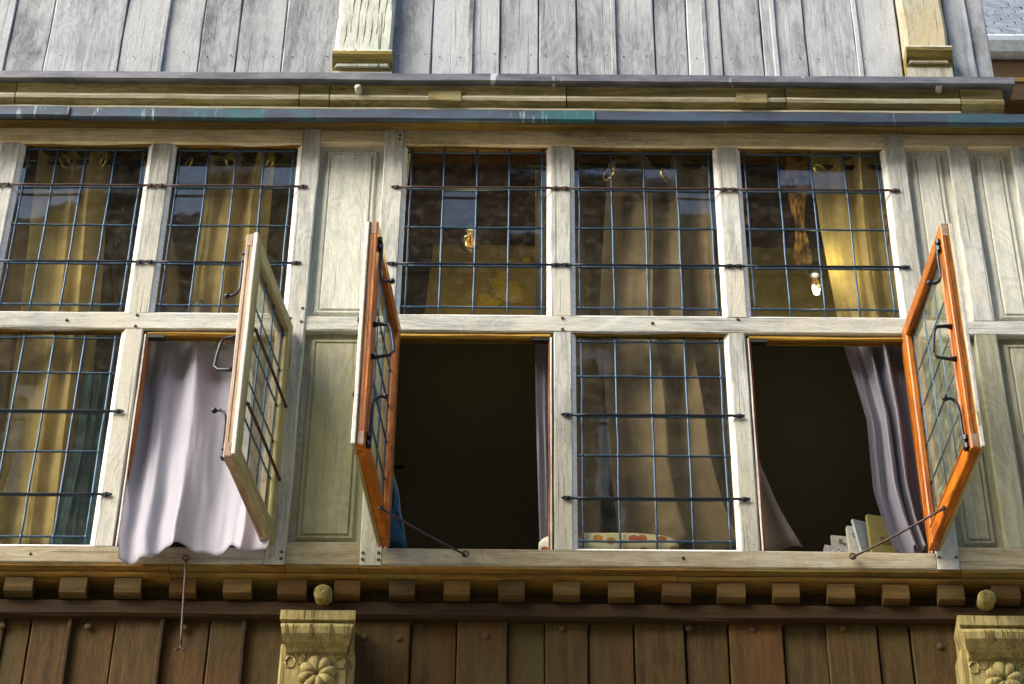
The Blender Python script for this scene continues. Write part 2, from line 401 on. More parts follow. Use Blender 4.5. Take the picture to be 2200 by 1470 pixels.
# splits running down the left post
for k in range(7):
    x = lerp(-.79, -.62, (k+.5)/7); z = random.uniform(2.09, 2.25); L = random.uniform(.15, .4)
    pts = [(x+.004*noise.noise(Vector((k, t*3, 0)))+t*.012, -.1265, z+t*L) for t in [i/6 for i in range(7)]]
    mesh_obj('split', tube_bm(pts, [.0004+.0014*math.sin(math.pi*min(1, i/6+.05)) for i in range(7)], 5), M_dark, house, pts[0])

# cornice: lead capping, fascia, torus, fillet, then the verdigris drip and the brown bed mould
XU = 1.70
cap_bm = profile_bm([(-.155, 1.990), (-.158, 1.953), (-.150, 1.949), (-.05, 1.972), (-.05, 2.02)], -2.62, XU, .16, .003)
mesh_obj('lead_flashing', cap_bm, M_cap, house, (0, -.1, 1.98), label='slate grey lead capping over the cornice')
for a, b in ((-2.62, -1.97), (-1.966, -.926), (-.922, -.815), (-.811, .055), (.059, .86), (.864, 1.50), (1.504, 1.66)):
    cp = [(-.03, 1.962), (-.125, 1.955), (-.120, 1.947), (-.117, 1.915), (-.122, 1.908), (-.126, 1.897), (-.121, 1.886), (-.112, 1.879), (-.098, 1.871), (-.092, 1.860), (-.088, 1.852), (-.086, 1.846), (-.03, 1.846)]
    dark_end = a > 1.5
    bm = profile_bm(cp, a, b, .07, .0022, seed=a)
    for f in bm.faces:
        c = f.calc_center_median()
        f.material_index = 1 if (1.886 < c.z < 1.913 and not dark_end) else 0
    mesh_obj('cornice_length', bm, [M_cornice, M_fillet], house, (a, -.08, 1.85))
for px in (383, 862, 957): pass
mesh_obj('fillet', beam_bm(-2.62, 1.50, -.106, -.03, 1.850, 1.864, 'x', ch=.003, jit=.002), M_fillet, house, (0, -.06, 1.84))
# patches let into the cornice
for x, w in ((-.45+.0, .075), (.68, .07)):
    mesh_obj('repair_patch', beam_bm(x, x+w*1.6, -.1285, -.10, 1.876, 1.93, 'x', ch=.002), M_cornice, house, (x, -.11, 1.88))
for px, py in ((771, 190), (2018, 186)):
    p = at(px, py, -.14)
    mesh_obj('wooden_peg', tube_bm([(p.x, -.115, p.z-.002), (p.x-.004, -.15, p.z)], [.013, .012], 9), M_frame['x'], house, p)
p = at(2035, 190, -.12); mesh_obj('peg_hole', tube_bm([(p.x, -.1165, p.z), (p.x, -.1245, p.z)], .011, 8), M_dark, house, p)
def drip(a, b, y, dz=0):
    dz += .009; pr = [(-.05, 1.846+dz), (y, 1.842+dz), (y-.006, 1.836+dz), (y-.006, 1.794+dz), (y, 1.788+dz), (y+.012, 1.788+dz), (y+.016, 1.798+dz), (-.05, 1.812+dz)]
    mesh_obj('drip_strip', profile_bm(pr, a, b, .12, .002, seed=b), M_drip, house, (a, -.08, 1.8))
drip(-2.62, -1.76, -.112); drip(-1.759, -.86, -.104, .001); drip(-.859, .16, -.107, -.001); drip(.161, 2.1, -.103, .001)
# bed mould under the drip
bed = [(-.02, 1.90), (-.090, 1.86), (-.088, 1.826), (-.070, 1.829), (-.048, 1.836), (-.030, 1.846), (-.020, 1.858), (-.016, 1.868), (-.012, 1.872), (.03, 1.872), (.03, 1.90)]
for a, b in ((-2.62, -.85), (-.848, 1.29), (1.292, 2.1)):
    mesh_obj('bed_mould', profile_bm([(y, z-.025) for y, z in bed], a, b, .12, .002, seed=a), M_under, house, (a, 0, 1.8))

# ---- frame: posts, mullions, rails
FY0, FY1 = 0., .085
def post(name, x0, x1, z0, z1, mat=None, dy=0., **k):
    return beam(name, x0, x1, FY0+dy, FY1, z0, z1, mat or M_frame['z'], house, 'z', ch=.004, jit=.0018, **k)
def rail(name, x0, x1, z0, z1, mat=None, dy=0., **k):
    return beam(name, x0, x1, FY0+dy, .038 if name in ('transom', 'head_rail') and dy == 0. else FY1, z0, z1, mat or M_frame['x'], house, 'x', ch=.004, jit=.0018, **k)
ZH = 1.885
# full-height posts
POSTS = [(-2.62, -2.50), (-.915, -.846), (-.611, -.538), (1.225, 1.300), (1.98, 2.07)]
for a, b in POSTS: post('post', a, b, -.065, ZH, dy=-.001)
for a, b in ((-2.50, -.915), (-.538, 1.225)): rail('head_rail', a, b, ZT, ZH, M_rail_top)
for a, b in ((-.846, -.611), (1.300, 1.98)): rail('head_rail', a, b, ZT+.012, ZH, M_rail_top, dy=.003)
for a, b in ((-2.50, -.915), (-.538, 1.225)): rail('transom', a, b, ZV, ZU)
for a, b in ((-.846, -.611), (1.300, 1.98)): rail('middle_rail', a, b, .898, .962, dy=.004, mat=M_frame['x'])
rail('sill', -2.50, -.915, -.065, 0, M_sill); rail('sill', -.538, 1.225, -.065, 0, M_sill)
rail('bottom_rail', -.846, -.611, -.065, .022, M_sill, dy=.002); rail('bottom_rail', 1.300, 1.98, -.065, .022, M_sill, dy=.002)
# mullions
for a, b in ((-2.02, -1.946), (-1.464, -1.389), (.0, .073), (.609, .681)): post('mullion', a, b, ZU, ZT, dy=.0015)
for a, b in ((-2.02, -1.946), (-1.464, -1.400), (.010, .072), (.609, .668)): post('mullion', a, b, 0, ZV, dy=.0015)
post('mullion', 1.458, 1.534, .962, ZT+.012, dy=.003); post('mullion', 1.455, 1.532, .022, .898, dy=.003, mat=M_panel_lo['z'])
post('mullion', 1.69, 1.76, .962, ZT+.012, dy=.003); post('mullion', 1.67, 1.74, .022, .898, dy=.003, mat=M_panel_lo['z'])

# joint pegs
for x, z in [(-.86, .99), (-.86, .93), (-.90, .945), (-.86, -.02), (-.86, -.045), (-.60, -.02), (-.60, -.045), (-.55, -.02), (-.55, -.045), (-1.43, .955), (-1.43, .905), (.04, .955), (.04, .905), (.645, .955), (1.235, -.02), (1.29, -.02), (1.235, .93), (-.555, 1.80), (-.555, 1.82), (-1.67, .93), (.42, -.03), (.35, .935), (-1.66, -.035)]:
    big = (x, z) in ((-1.67, .93), (.42, -.03), (.35, .935), (-1.66, -.035))
    mesh_obj('peg', tube_bm([(x, .004, z), (x, -.0035, z)], .0055, 8), M_dark if big else M_under, house, (x, 0, z))

# ---- panels
def panel(x0, x1, z0, z1, mats, depth=.030, lab=None):
    bm = box_bm(x0, x1, depth, depth+.03, z0, z1)
    p = mesh_obj('panel', bm, mats['z'], house, ((x0+x1)/2, depth, z0), label=lab)
    m = .030; q = .012; y0, y1 = depth-.001, depth-.013
    # raised field: bevelled border, then a flat a little proud with a scribed line
    bm = bmesh.new()
    def ringv(d, y): return [bm.verts.new(c) for c in ((x0+d, y, z0+d), (x1-d, y, z0+d), (x1-d, y, z1-d), (x0+d, y, z1-d))]
    rs = [ringv(m-.008, y0), ringv(m, y0-.007), ringv(m+.007, y0-.007), ringv(m+.009, y0-.003), ringv(m+.012, y0-.003), ringv(m+.016, y0-.009)]
    fs = []
    for a, b in zip(rs, rs[1:]):
        for i in range(4): fs.append(bm.faces.new((a[i], a[(i+1) % 4], b[(i+1) % 4], b[i])))
    fs.append(bm.faces.new(rs[-1])); fs.append(bm.faces.new(rs[0][::-1]))
    bmesh.ops.recalc_face_normals(bm, faces=fs)
    mesh_obj('raised_field', bm, mats['z'], p, ((x0+x1)/2, depth, z0))
panel(-.846, -.611, .962, ZT+.012, M_panel_up)
panel(-.846, -.611, .022, .898, M_panel_lo)
panel(1.300, 1.458, .962, ZT+.012, M_panel_up); panel(1.534, 1.69, .962, ZT+.012, M_panel_up); panel(1.76, 1.98, .962, ZT+.012, M_panel_up)
panel(1.300, 1.455, .022, .898, M_panel_lo); panel(1.532, 1.67, .022, .898, M_panel_lo); panel(1.74, 1.98, .022, .898, M_panel_lo)

# ---- leaded lights
GY = .022
def bar_bm(xa, xb, z, y=-.004, tabs=True, rad=.0047):
    n = 9; pts = [(lerp(xa, xb, i/n), y+.0015*noise.noise(Vector((xa*7, i, z))), z+.0022*noise.noise(Vector((i*.7, xa*9, z*3)))) for i in range(n+1)]
    bm = tube_bm(pts, rad, 7)
    if tabs:
        for s, x in ((-1, xa), (1, xb)):
            # flattened, pointed lug with a nail head
            sh = [(0, .004), (.010, .0045), (.018, .0085), (.026, .0075), (.040, .0012)]
            top = [bm.verts.new((x+s*u, -.006+.0015*(j == 4)*-2, z+w)) for j, (u, w) in enumerate(sh)]
            bot = [bm.verts.new((x+s*u, -.006, z-w)) for u, w in sh]
            top2 = [bm.verts.new(v.co+Vector((0, .0045, 0))) for v in top]; bot2 = [bm.verts.new(v.co+Vector((0, .0045, 0))) for v in bot]
            fs = []
            for i in range(4):
                fs += [bm.faces.new((top[i], top[i+1], bot[i+1], bot[i])), bm.faces.new((top2[i], bot2[i], bot2[i+1], top2[i+1])),
                       bm.faces.new((top[i], top2[i], top2[i+1], top[i+1])), bm.faces.new((bot[i], bot[i+1], bot2[i+1], bot2[i]))]
            fs.append(bm.faces.new((top[4], top2[4], bot2[4], bot[4])))
            bmesh.ops.recalc_face_normals(bm, faces=fs)
            ball_bm((x+s*.020, -.007, z), .0048, bm, seg=8)
    return bm
def leaded(x0, x1, z0, z1, vs_, hs_, bars, parent, y=GY, chamfer=True, mats=(M_glass, M_lead), tag_side=(1, 1)):
    xm = (x0+x1)/2
    if chamfer:
        w = .014; bm = bmesh.new()
        def rg(d, y_): return [bm.verts.new(c) for c in ((x0+d, y_, z0+d), (x1-d, y_, z0+d), (x1-d, y_, z1-d), (x0+d, y_, z1-d))]
        a, b, c, d = rg(-.001, .006), rg(w, y-.004), rg(w, y+.012), rg(-.001, y+.012)
        for ring_ in (b, c):
            for v in ring_[2:]: v.co.z = z1-.003
        fs = []
        for p_, q_ in ((a, b), (b, c), (c, d), (d, a)):
            for i in range(4): fs.append(bm.faces.new((p_[i], p_[(i+1) % 4], q_[(i+1) % 4], q_[i])))
        # the head piece is bare dark wood, the rest white putty
        for f in fs:
            if f.calc_center_median().z > z1-.02 and abs(f.calc_center_median().x-xm) < .05: f.material_index = 1
        bmesh.ops.recalc_face_normals(bm, faces=fs)
        win = mesh_obj('window', bm, [M_putty, M_mould], parent, (xm, 0, z0))
    else: win = parent
    xs = [x0-.002]+vs_+[x1+.002]; zs = [z0-.002]+hs_+[z1+.002]
    for i in range(len(xs)-1):
        for j in range(len(zs)-1):
            a, b, c, d = xs[i], xs[i+1], zs[j], zs[j+1]
            bm = box_bm(a+.0006, b-.0006, -.001, .001, c+.0006, d-.0006)
            cx, cz = (a+b)/2, (c+d)/2
            t1, t2 = random.gauss(0, .009), random.gauss(0, .009)
            for v in bm.verts: v.co.y += y+(v.co.x-cx)*t1+(v.co.z-cz)*t2
            mesh_obj('pane', bm, mats[0], win, (cx, y, cz))
    def came(p, q, sx):
        n = 8; pts = []
        for i in range(n+1):
            v = Vector(p).lerp(Vector(q), i/n)
            w = .0030*noise.noise(v*6+Vector((sx, 0, 0)))
            v += Vector((w if sx else 0, 0, w if not sx else 0)); pts.append(v)
        mesh_obj('lead_came', tube_bm(pts, .0039, 6), mats[1], win, p)
    for x in vs_: came((x, y-.001, z0), (x, y-.001, z1), 1)
    for k, z in enumerate(hs_): came((x0, y-.001, z), (x1, y-.001, z), 0)
    # solder blobs at the crossings
    bm = bmesh.new()
    for x in vs_:
        for z in hs_: ball_bm((x, y-.004, z), .0058, bm, seg=8, sc=(1, .6, 1))
    mesh_obj('solder_joints', bm, mats[1], win, (xm, y, z0), kind='stuff')
    for z in bars:
        mesh_obj('saddle_bar', bar_bm(x0+.002, x1-.002, z), M_iron if z < 1.3 else M_iron_rust, win, (xm, 0, z))
    return win
UP_H = [1.018, 1.206, 1.388, 1.572, 1.757]; UP_B = [1.195, 1.560]
LO_H = [.046, .209, .385, .548, .716, .868]; LO_B = [.197, .535]
def grid(x0, x1, m): n = 5; return [x0+m+(x1-x0-2*m)*i/(n-1) for i in range(n)]
for a, b in ((-2.50, -2.02), (-1.946, -1.464), (-1.389, -.915), (-.538, 0), (.073, .609), (.681, 1.225)):
    leaded(a, b, ZU, ZT, grid(a, b, .030), UP_H, UP_B, house)
for a, b in ((-2.50, -2.02), (-1.946, -1.464), (.072, .609)):
    leaded(a, b, 0, ZV, grid(a, b, .032), LO_H, LO_B, house)

# ---- openings of the casements: rebated inner frame
def opening(x0, x1, latch_left=True):
    f = mesh_obj('casement_frame', box_bm(x0+.011, x1-.011, .0365, .042, ZV-.022, ZV-.002), M_mould, house, (x0, .05, ZV-.02))
    mesh_obj('head_stop', beam_bm(x0, x1, .012, .036, ZV-.018, ZV-.0005, 'x', ch=.004, jit=.001), M_mould, f, (x0, .05, ZV-.02))
    mesh_obj('stop_bead', beam_bm(x0+.012, x1-.012, .004, .018, ZV-.021, ZV-.009, 'x', ch=.004, jit=.0025, step=.04), M_stop, f, (x0, .05, ZV-.02))
    for xa, xb, s in ((x0, x0+.006, 1), (x1-.006, x1, -1)):
        mesh_obj('side_stop', beam_bm(min(xa, xa+s*.006)+.0, xb, .006, .03, .001, ZV-.022, 'z', ch=.001), M_dark, f, (xa, .02, 0))
        xa2 = x0+.0065 if s > 0 else x1-.0115
        mesh_obj('white_lath', beam_bm(xa2, xa2+.005, .002, .03, .001, ZV-.022, 'z', ch=.001), M_lath, f, (xa, .02, 0))
        xa3 = x0+.012 if s > 0 else x1-.018
        mesh_obj('side_bead', beam_bm(xa3, xa3+.006, .010, .045, .001, ZV-.022, 'z', ch=.001), M_orange['z'], f, (xa, .02, 0))
    xc = x0+.045 if latch_left else x1-.045
    mesh_obj('catch_plate', beam_bm(xc-.028, xc+.028, .006, .028, ZV-.034, ZV-.021, 'x', ch=.002), M_dark, f, (xc, .02, ZV-.03))
opening(-1.400, -.915, True); opening(-.538, .010, False); opening(.668, 1.225, True)
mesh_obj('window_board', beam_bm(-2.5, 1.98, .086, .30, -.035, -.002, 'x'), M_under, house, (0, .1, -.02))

# ---- casement leaves
def leaf(hx, W, s, phi, parent=house, core=None, bottom=-.004, top=ZV-.001):
    """s=+1 hinged on the left, -1 on the right; local x runs from hinge to tip, +y is the room side when shut"""
    H = top-bottom
    root = empty('casement', (hx, -.012, bottom), parent, rz=-phi if s > 0 else phi)
    def T(bm):
        if s < 0:
            bmesh.ops.scale(bm, vec=(-1, 1, 1), verts=bm.verts); bmesh.ops.reverse_faces(bm, faces=bm.faces)
        return bm
    def P(name, bm, mats, par=root, loc=(0, 0, 0), **k):
        return mesh_obj(name, T(bm), mats, par, None, world_coords=False, **k)
    SW, RW = .052, .055
    y0, ym, y1 = -.018, -.008, .020
    def member(name, x0, x1, z0, z1, ax, outer):
        bm = beam_bm(x0, x1, ym, y1, z0, z1, ax, ch=.003, jit=.0008)                    # varnished core, room side
        # exterior lip slightly larger
        gx0 = x0-(.007 if outer == 'l' else 0); gx1 = x1+(.007 if outer == 'r' else 0)
        gz0 = z0-(.004 if outer == 'b' else 0); gz1 = z1+(.004 if outer == 't' else 0)
        beam_bm(gx0, gx1, y0, ym+.002, gz0, gz1, ax, ch=.002, jit=.0008, bm=bm, mi=1)
        return P(name, bm, [(core or M_orange)[ax], M_leafout[ax]])
    member('stile', 0, SW, 0, H, 'z', None); tip = member('stile', W-SW, W, 0, H, 'z', 'r')
    member('rail', SW, W-SW, 0, RW, 'x', 'b'); member('rail', SW, W-SW, H-RW, H, 'x', 't')
    # mouldings: inner bead on the room side, thin steps outside
    bx0, bx1, bz0, bz1 = SW, W-SW, RW, H-RW
    for nm, (xa, xb, za, zb, ax) in (('glazing_bead', (bx0-.004, bx0+.008, bz0, bz1, 'z')), ('glazing_bead', (bx1-.008, bx1+.004, bz0, bz1, 'z')),
                                     ('glazing_bead', (bx0, bx1, bz0-.004, bz0+.008, 'x')), ('glazing_bead', (bx0, bx1, bz1-.008, bz1+.004, 'x'))):
        P(nm, beam_bm(xa, xb, .003, .0235, za, zb, ax, ch=.004, jit=.0005), (core or M_orange)[ax])
        P('outer_bead', beam_bm(xa, xb, -.020, -.005, za, zb, ax, ch=.004, jit=.0005), M_leafout[ax])
    # worn, unvarnished edge of the tip stile with end-grain of the through tenons
    P('white_edge', beam_bm(W+.0005, W+.008, -.0205, -.0075, .004, H-.004, 'z', ch=.002, jit=.001), M_lath)
    for z in (.0, H-RW): P('tenon_end', box_bm(W-.0005, W+.0015, -.003, .016, z+.004, z+RW-.004), M_purple['x'])
    P('edge_groove', box_bm(W-.0005, W+.0009, .006, .0085, .05, H-.05), M_under)
    # glazing: 3 uprights, 6 levels
    n = 4; xs = [bx0]+[bx0+(bx1-bx0)*(.06+.88*i/3) for i in range(4)]+[bx1]
    zs = [bz0]+[bz0+(bz1-bz0)*(.03+.94*i/5) for i in range(6)]+[bz1]
    for i in range(len(xs)-1):
        for j in range(len(zs)-1):
            bm = box_bm(xs[i]+.0005, xs[i+1]-.0005, -.001, .001, zs[j]+.0005, zs[j+1]-.0005)
            cx, cz = (xs[i]+xs[i+1])/2, (zs[j]+zs[j+1])/2; t1, t2 = random.gauss(0, .008), random.gauss(0, .006)
            for v in bm.verts: v.co.y += (v.co.x-cx)*t1+(v.co.z-cz)*t2
            P('pane', bm, M_glass_leaf)
    for x in xs[1:-1]: P('lead_came', tube_bm([(x, 0, bz0), (x+.001, 0, (bz0+bz1)/2), (x, 0, bz1)], .0035, 6), M_lead)
    for z in zs[1:-1]: P('lead_came', tube_bm([(bx0, 0, z), ((bx0+bx1)/2, 0, z+.001), (bx1, 0, z)], .0035, 6), M_lead)
    for k in (2, 4):
        z = zs[k+0]
        bm = tube_bm([(SW-.022, -.030, z), (SW+.01, -.030, z), (W/2, -.031, z+.002), (W-SW-.01, -.030, z), (W-SW+.022, -.030, z)], [.002, .0055, .0055, .0055, .002], 7)
        for x in (SW-.008, W-SW+.008): ball_bm((x, -.030, z), .007, bm, seg=8)
        P('saddle_bar', bm, M_iron_rust)
    # ironmongery on the room side of the tip stile
    xt = W-SW*.5; hy = .028
    zc = H*.475
    hb = [(xt, .020, zc-.068), (xt, hy+.012, zc-.070), (xt-.004, hy+.050, zc-.062), (xt-.005, hy+.060, zc-.045), (xt-.004, hy+.056, zc), (xt-.003, hy+.050, zc+.040), (xt-.002, hy+.040, zc+.058), (xt, hy+.012, zc+.062), (xt, .020, zc+.060)]
    bm = tube_bm(hb, [.010, .006, .0055, .0055, .0055, .0055, .0055, .006, .010], 8); P('pull_handle', bm, M_iron)
    for z0_, z1_, sg in ((H*.01, H*.225, 1), (H-.05, H*.74, -1)):
        zz = [lerp(z0_, z1_, t) for t in (0, .15, .4, .7, .86, .95, 1.0, 1.0)]
        yy = [hy, hy+.002, hy+.004, hy+.004, hy+.006, hy+.012, hy+.024, hy+.040]
        bm = tube_bm([(xt-.002, y_, z_) for y_, z_ in zip(yy, zz)], [.0045, .007, .0055, .005, .005, .005, .005, .005], 8)
        ball_bm((xt-.002, hy+.044, z1_), .010, bm, seg=10)
        for q in (.06, .22): beam_bm(xt-.013, xt+.011, .020, .034, lerp(z0_, z1_, q)-.008, lerp(z0_, z1_, q)+.008, 'z', bm=bm)
        P('espagnolette', bm, M_iron)
    for z in (.13, H-.13):
        bm = tube_bm([(-.004, -.012, z-.04), (-.004, -.012, z+.04)], .006, 8); P('hinge', bm, M_iron_rust)
    return root
leaf(-.902, .492, -1, R(80.7), core=M_purple); leaf(-.535, .550, 1, R(95.5)); leaf(1.222, .560, -1, R(95.2))

# ---- iron stays
def stay(p0, p1, hang=False):
    p0, p1 = Vector(p0), Vector(p1); d = (p1-p0); n = d.normalized()
    pts = [p0+d*t+Vector((0, 0, -.004*math.sin(math.pi*t))) for t in [i/8 for i in range(9)]]
    bm = tube_bm(pts, .0038, 7)
    side = Vector((1, 0, .0)) if hang else Vector((0, 0, 1))
    if hang:
        e = pts[-1]; bm = tube_bm([e, e+Vector((.002, 0, -.012)), e+Vector((.012, -.004, -.018)), e+Vector((.018, -.006, -.010))], [.0038, .0035, .003, .0015], 6, bm)
        bm = tube_bm([e+Vector((.0, 0, -.008)), e+Vector((-.012, 0, -.014)), e+Vector((-.020, 0, -.013))], [.003, .003, .0015], 6, bm)
    else:
        e = pts[-1]; ball_bm(e, .010, bm, seg=8); bm = tube_bm([e, e+Vector((-n.x*.0, -.004, -.02))], [.004, .003], 6, bm)
    ring = [p0+Vector((.010*math.cos(t), -.004, .010*math.sin(t))) for t in [2*math.pi*i/12 for i in range(13)]]
    bm = tube_bm(ring, .0032, 6, bm, caps=False)
    mesh_obj('casement_stay', bm, M_iron_rust, house, p0)
stay(at(1000, 1192, -.010), at(818, 1092, -.30)); stay(at(1832, 1197, -.010), at(2027, 1093, -.26))
stay(at(400, 1200, -.016), at(388, 1388, -.020), True)

# ------------------------------------------------------------------ below the sills
for a, b in ((-2.62, -1.215), (-1.213, -.846), (-.844, -.611), (-.609, 1.30), (1.302, 2.1)):
    pr = [(.09, -.0655), (.004, -.0655), (.003, -.075), (.010, -.080), (.020, -.084), (.09, -.084)]
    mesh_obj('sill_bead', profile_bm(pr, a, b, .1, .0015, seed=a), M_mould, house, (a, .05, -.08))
for a, b in ((-2.62, -1.21), (-1.208, .40), (.402, 2.1)):
    pr = [(.13, -.0845), (.022, -.0845), (.018, -.087), (.018, -.096), (.024, -.101), (.13, -.104)]
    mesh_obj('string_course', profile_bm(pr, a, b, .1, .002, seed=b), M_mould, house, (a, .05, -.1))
mesh_obj('dentil_backing', box_bm(-2.62, 2.1, .105, .1145, -.22, -.1045), M_under, house, (0, .12, -.2))
for i in range(-4, 23):
    x = -1.689+.1738*i
    if abs(x+1.689-.1738*round((x+1.689)/.1738)) > 1: continue
    w = .0435+random.uniform(-.003, .003)
    zb = -.163+random.uniform(-.003, .003)
    pr = [(.104, -.1045), (.026, -.1045), (.025, -.142), (.027, zb+.006), (.033, zb+.001), (.050, zb), (.104, zb)]
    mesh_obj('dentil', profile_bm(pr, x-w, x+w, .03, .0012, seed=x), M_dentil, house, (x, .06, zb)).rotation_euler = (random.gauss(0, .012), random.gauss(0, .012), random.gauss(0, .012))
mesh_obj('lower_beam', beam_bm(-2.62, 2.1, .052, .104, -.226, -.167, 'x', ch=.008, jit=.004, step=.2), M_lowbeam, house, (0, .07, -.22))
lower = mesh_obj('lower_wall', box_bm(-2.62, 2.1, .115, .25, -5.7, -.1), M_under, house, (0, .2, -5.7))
lows = [-2.6, -2.42, -2.22, -2.05, -1.88, -1.723, -1.64, -1.516, -1.374, -1.225, -1.077, -.966, -.80]
lows2 = [-.64, -.442, -.296, -.135, -.017, .119, .264, .424, .558, .73, .868, 1.029, 1.132, 1.30]
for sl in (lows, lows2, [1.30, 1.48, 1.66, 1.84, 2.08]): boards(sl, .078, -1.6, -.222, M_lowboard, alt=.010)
for x in (-1.516, -1.225, -.966):
    mesh_obj('cover_strip', beam_bm(x-.007, x+.007, .068, .08, -1.6, -.226, 'z', ch=.003), M_lowbeam, lower, (x, .07, -1.6))

M_plug = simple('orange_plug', (.075, .038, .012), .9)
for px, py in ((782, 1370), (857, 1372), (1045, 1367), (1208, 1350), (189, 1347), (5, 1345), (395, 1350), (1617, 1353), (1812, 1351), (1480, 1350), (2020, 1390)):
    p = at(px, py, .078); mesh_obj('plug', lathe_bm([(.010, .08), (.0115, .0745), (.008, .0725), (.003, .072)], 12, (p.x, 0, p.z), 'y', jit=.2), M_plug, lower, (p.x, .07, p.z))

def corbel(xc, w, y):
    hw = w/2
    prof = [(.10, -.240), (y-.008, -.243), (y-.020, -.250), (y-.022, -.285), (y-.010, -.292), (y-.018, -.300), (y-.030, -.316), (y-.028, -.340), (y-.012, -.362), (y+.006, -.372), (y+.010, -.382), (y+.022, -.386), (y+.022, -.95), (.10, -.98)]
    DZ = -.030
    bm = bmesh.new(); n = 10; rings = []
    for i in range(n+1):
        t = i/n*2-1; ring = []
        for q, (yy, zz) in enumerate(prof):
            k = 1.0 if q < 4 else (.97-.10*max(0, (-zz-.30)/.07) if zz > -.372 else .80)
            if q in (0, len(prof)-1): k = .9
            x = xc+hw*t*k; bul = .004*(1-t*t)
            ring.append(bm.verts.new((x, yy-(bul if 0 < q < len(prof)-1 else 0), zz+DZ-.004*(1-t*t)*(q < 4))))
        rings.append(ring)
    m = len(prof); fs = []
    for r0, r1 in zip(rings, rings[1:]):
        for q in range(m): fs.append(bm.faces.new((r0[q], r0[(q+1) % m], r1[(q+1) % m], r1[q])))
    fs.append(bm.faces.new(rings[0][::-1])); fs.append(bm.faces.new(rings[-1]))
    bmesh.ops.recalc_face_normals(bm, faces=fs)
    c = mesh_obj('corbel', bm, M_corbel, house, (xc, y, -.24))
    # backing slab with side cheeks
    mesh_obj('cheek', beam_bm(xc-hw*.98, xc+hw*.98, y+.030, .10, -1.0, -.372, 'z', ch=.006, jit=.003), M_corbel, c, (xc, .05, -1))
    # rosette of eight lobes
    zr = -.488; xr = xc+.008
    for k in range(8):
        a = 2*math.pi*k/8+.25; d = Vector((math.cos(a), 0, math.sin(a)*1.12))
        bm = bmesh.new(); g_ = bmesh.ops.create_uvsphere(bm, u_segments=10, v_segments=8, radius=1)
        for v in bm.verts:
            x_, y_, z_ = v.co; v.co = Vector((xr, y+.020, zr))+d*(.031+.030*x_)+Vector((-d.z, 0, d.x))*(.0175*z_*(1+.35*x_))+Vector((0, -.022, 0))*(y_*-1 if y_ < 0 else -y_)*1.0
        for f in bm.faces: f.smooth = True
        bmesh.ops.recalc_face_normals(bm, faces=bm.faces)
        mesh_obj('rosette_petal', bm, M_corbel, c, (xr, y, zr))
    # gouged scallops round the rosette, rims raised
    for sx, sz in ((-.078, -.418), (.076, -.420), (.078, -.52), (-.078, -.52), (-.05, -.405), (.072, -.585), (-.076, -.60)):
        ring = [(xc+sx+.016*math.cos(t), y+.020, sz-.025+.020*math.sin(t)) for t in [math.pi*2*i/12 for i in range(13)]]
        mesh_obj('carved_ring', tube_bm(ring, .0035, 6, caps=False), M_corbel, c, (xc+sx, y, sz))
    # drying splits on the cap
    for k in range(9):
        x = xc+hw*random.uniform(-.85, .85); z = -.30-random.random()*.02
        pts = [(x, y-.0225-.012*math.sin(min(1, t*1.1)*math.pi)*.9-.0045*(1-((x-xc)/hw)**2), -.302+DZ-.058*t) for t in [i/5 for i in range(6)]]
        mesh_obj('split', tube_bm(pts, [.0004, .0012, .0016, .0014, .001, .0004], 5), M_under, c, (x, y, z))
    # round peg end above it
    lat = [(.001, .004), (.012, .004), (.022, .006), (.028, .011), (.030, .020), (.028, .035), (.028, .10)]
    pg = mesh_obj('round_peg', lathe_bm(lat, 22, (xc+.002, 0, -.160), 'y', jit=.06), M_corbel, house, (xc, 0, -.178))
    for rr in (.010, .018):
        ring = [(xc+.002+rr*math.cos(t), (.0032 if rr < .015 else .0052), -.160+rr*math.sin(t)) for t in [2*math.pi*i/16 for i in range(17)]]
        mesh_obj('growth_ring', tube_bm(ring, .0010, 5, caps=False), M_moss, pg, (xc, 0, -.178))
corbel(-.722, .232, -.052); corbel(1.372, .232, -.052)

# ------------------------------------------------------------------ the room
plaster = NT('khaki_plaster'); pv = plaster.coord()
pn = plaster.noise(pv, 2.5, 6, .65); plaster.bsdf(plaster.mix(plaster.ramp(pn, .3, .7), (.34, .28, .08), (.50, .42, .14)), .9, bump=pn, bstr=.3, bdist=.01)
darkp = simple('unlit_near_black', (.014, .011, .006), .8)  # near black: the dim room is put into this colour
mesh_obj('side_roof', box_bm(1.66, 2.1, .0, 1.3, 1.90, 1.93), M_cap, house, (1.9, .5, 1.9))
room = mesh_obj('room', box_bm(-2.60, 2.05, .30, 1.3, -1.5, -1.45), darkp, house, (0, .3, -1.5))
BY = .85; bz = at(1000, 500, BY).z
mesh_obj('room_wall', box_bm(-2.60, 1.60, BY, BY+.1, -1.45, bz+.4), plaster.m, room, (0, BY, -1.4))
mesh_obj('room_wall', box_bm(-2.60, -2.55, .09, BY-.01, -1.45, 2.75), plaster.m, room, (-2.6, .5, -1.4))
mesh_obj('room_wall', box_bm(1.60, 1.65, .09, BY-.01, -1.45, 2.75), plaster.m, room, (1.62, .5, -1.4))
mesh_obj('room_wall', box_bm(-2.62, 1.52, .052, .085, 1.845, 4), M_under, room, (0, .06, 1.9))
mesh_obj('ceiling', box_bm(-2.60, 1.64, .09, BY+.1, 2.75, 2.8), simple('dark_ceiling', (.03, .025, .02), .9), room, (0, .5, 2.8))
cb = at(1000, 500, .75).z
mesh_obj('ceiling_beam', beam_bm(-2.55, 1.59, .63, .84, cb, cb+.28, 'x', ch=.015, jit=.006, step=.2), M_interior_beam, room, (0, 1.1, cb))
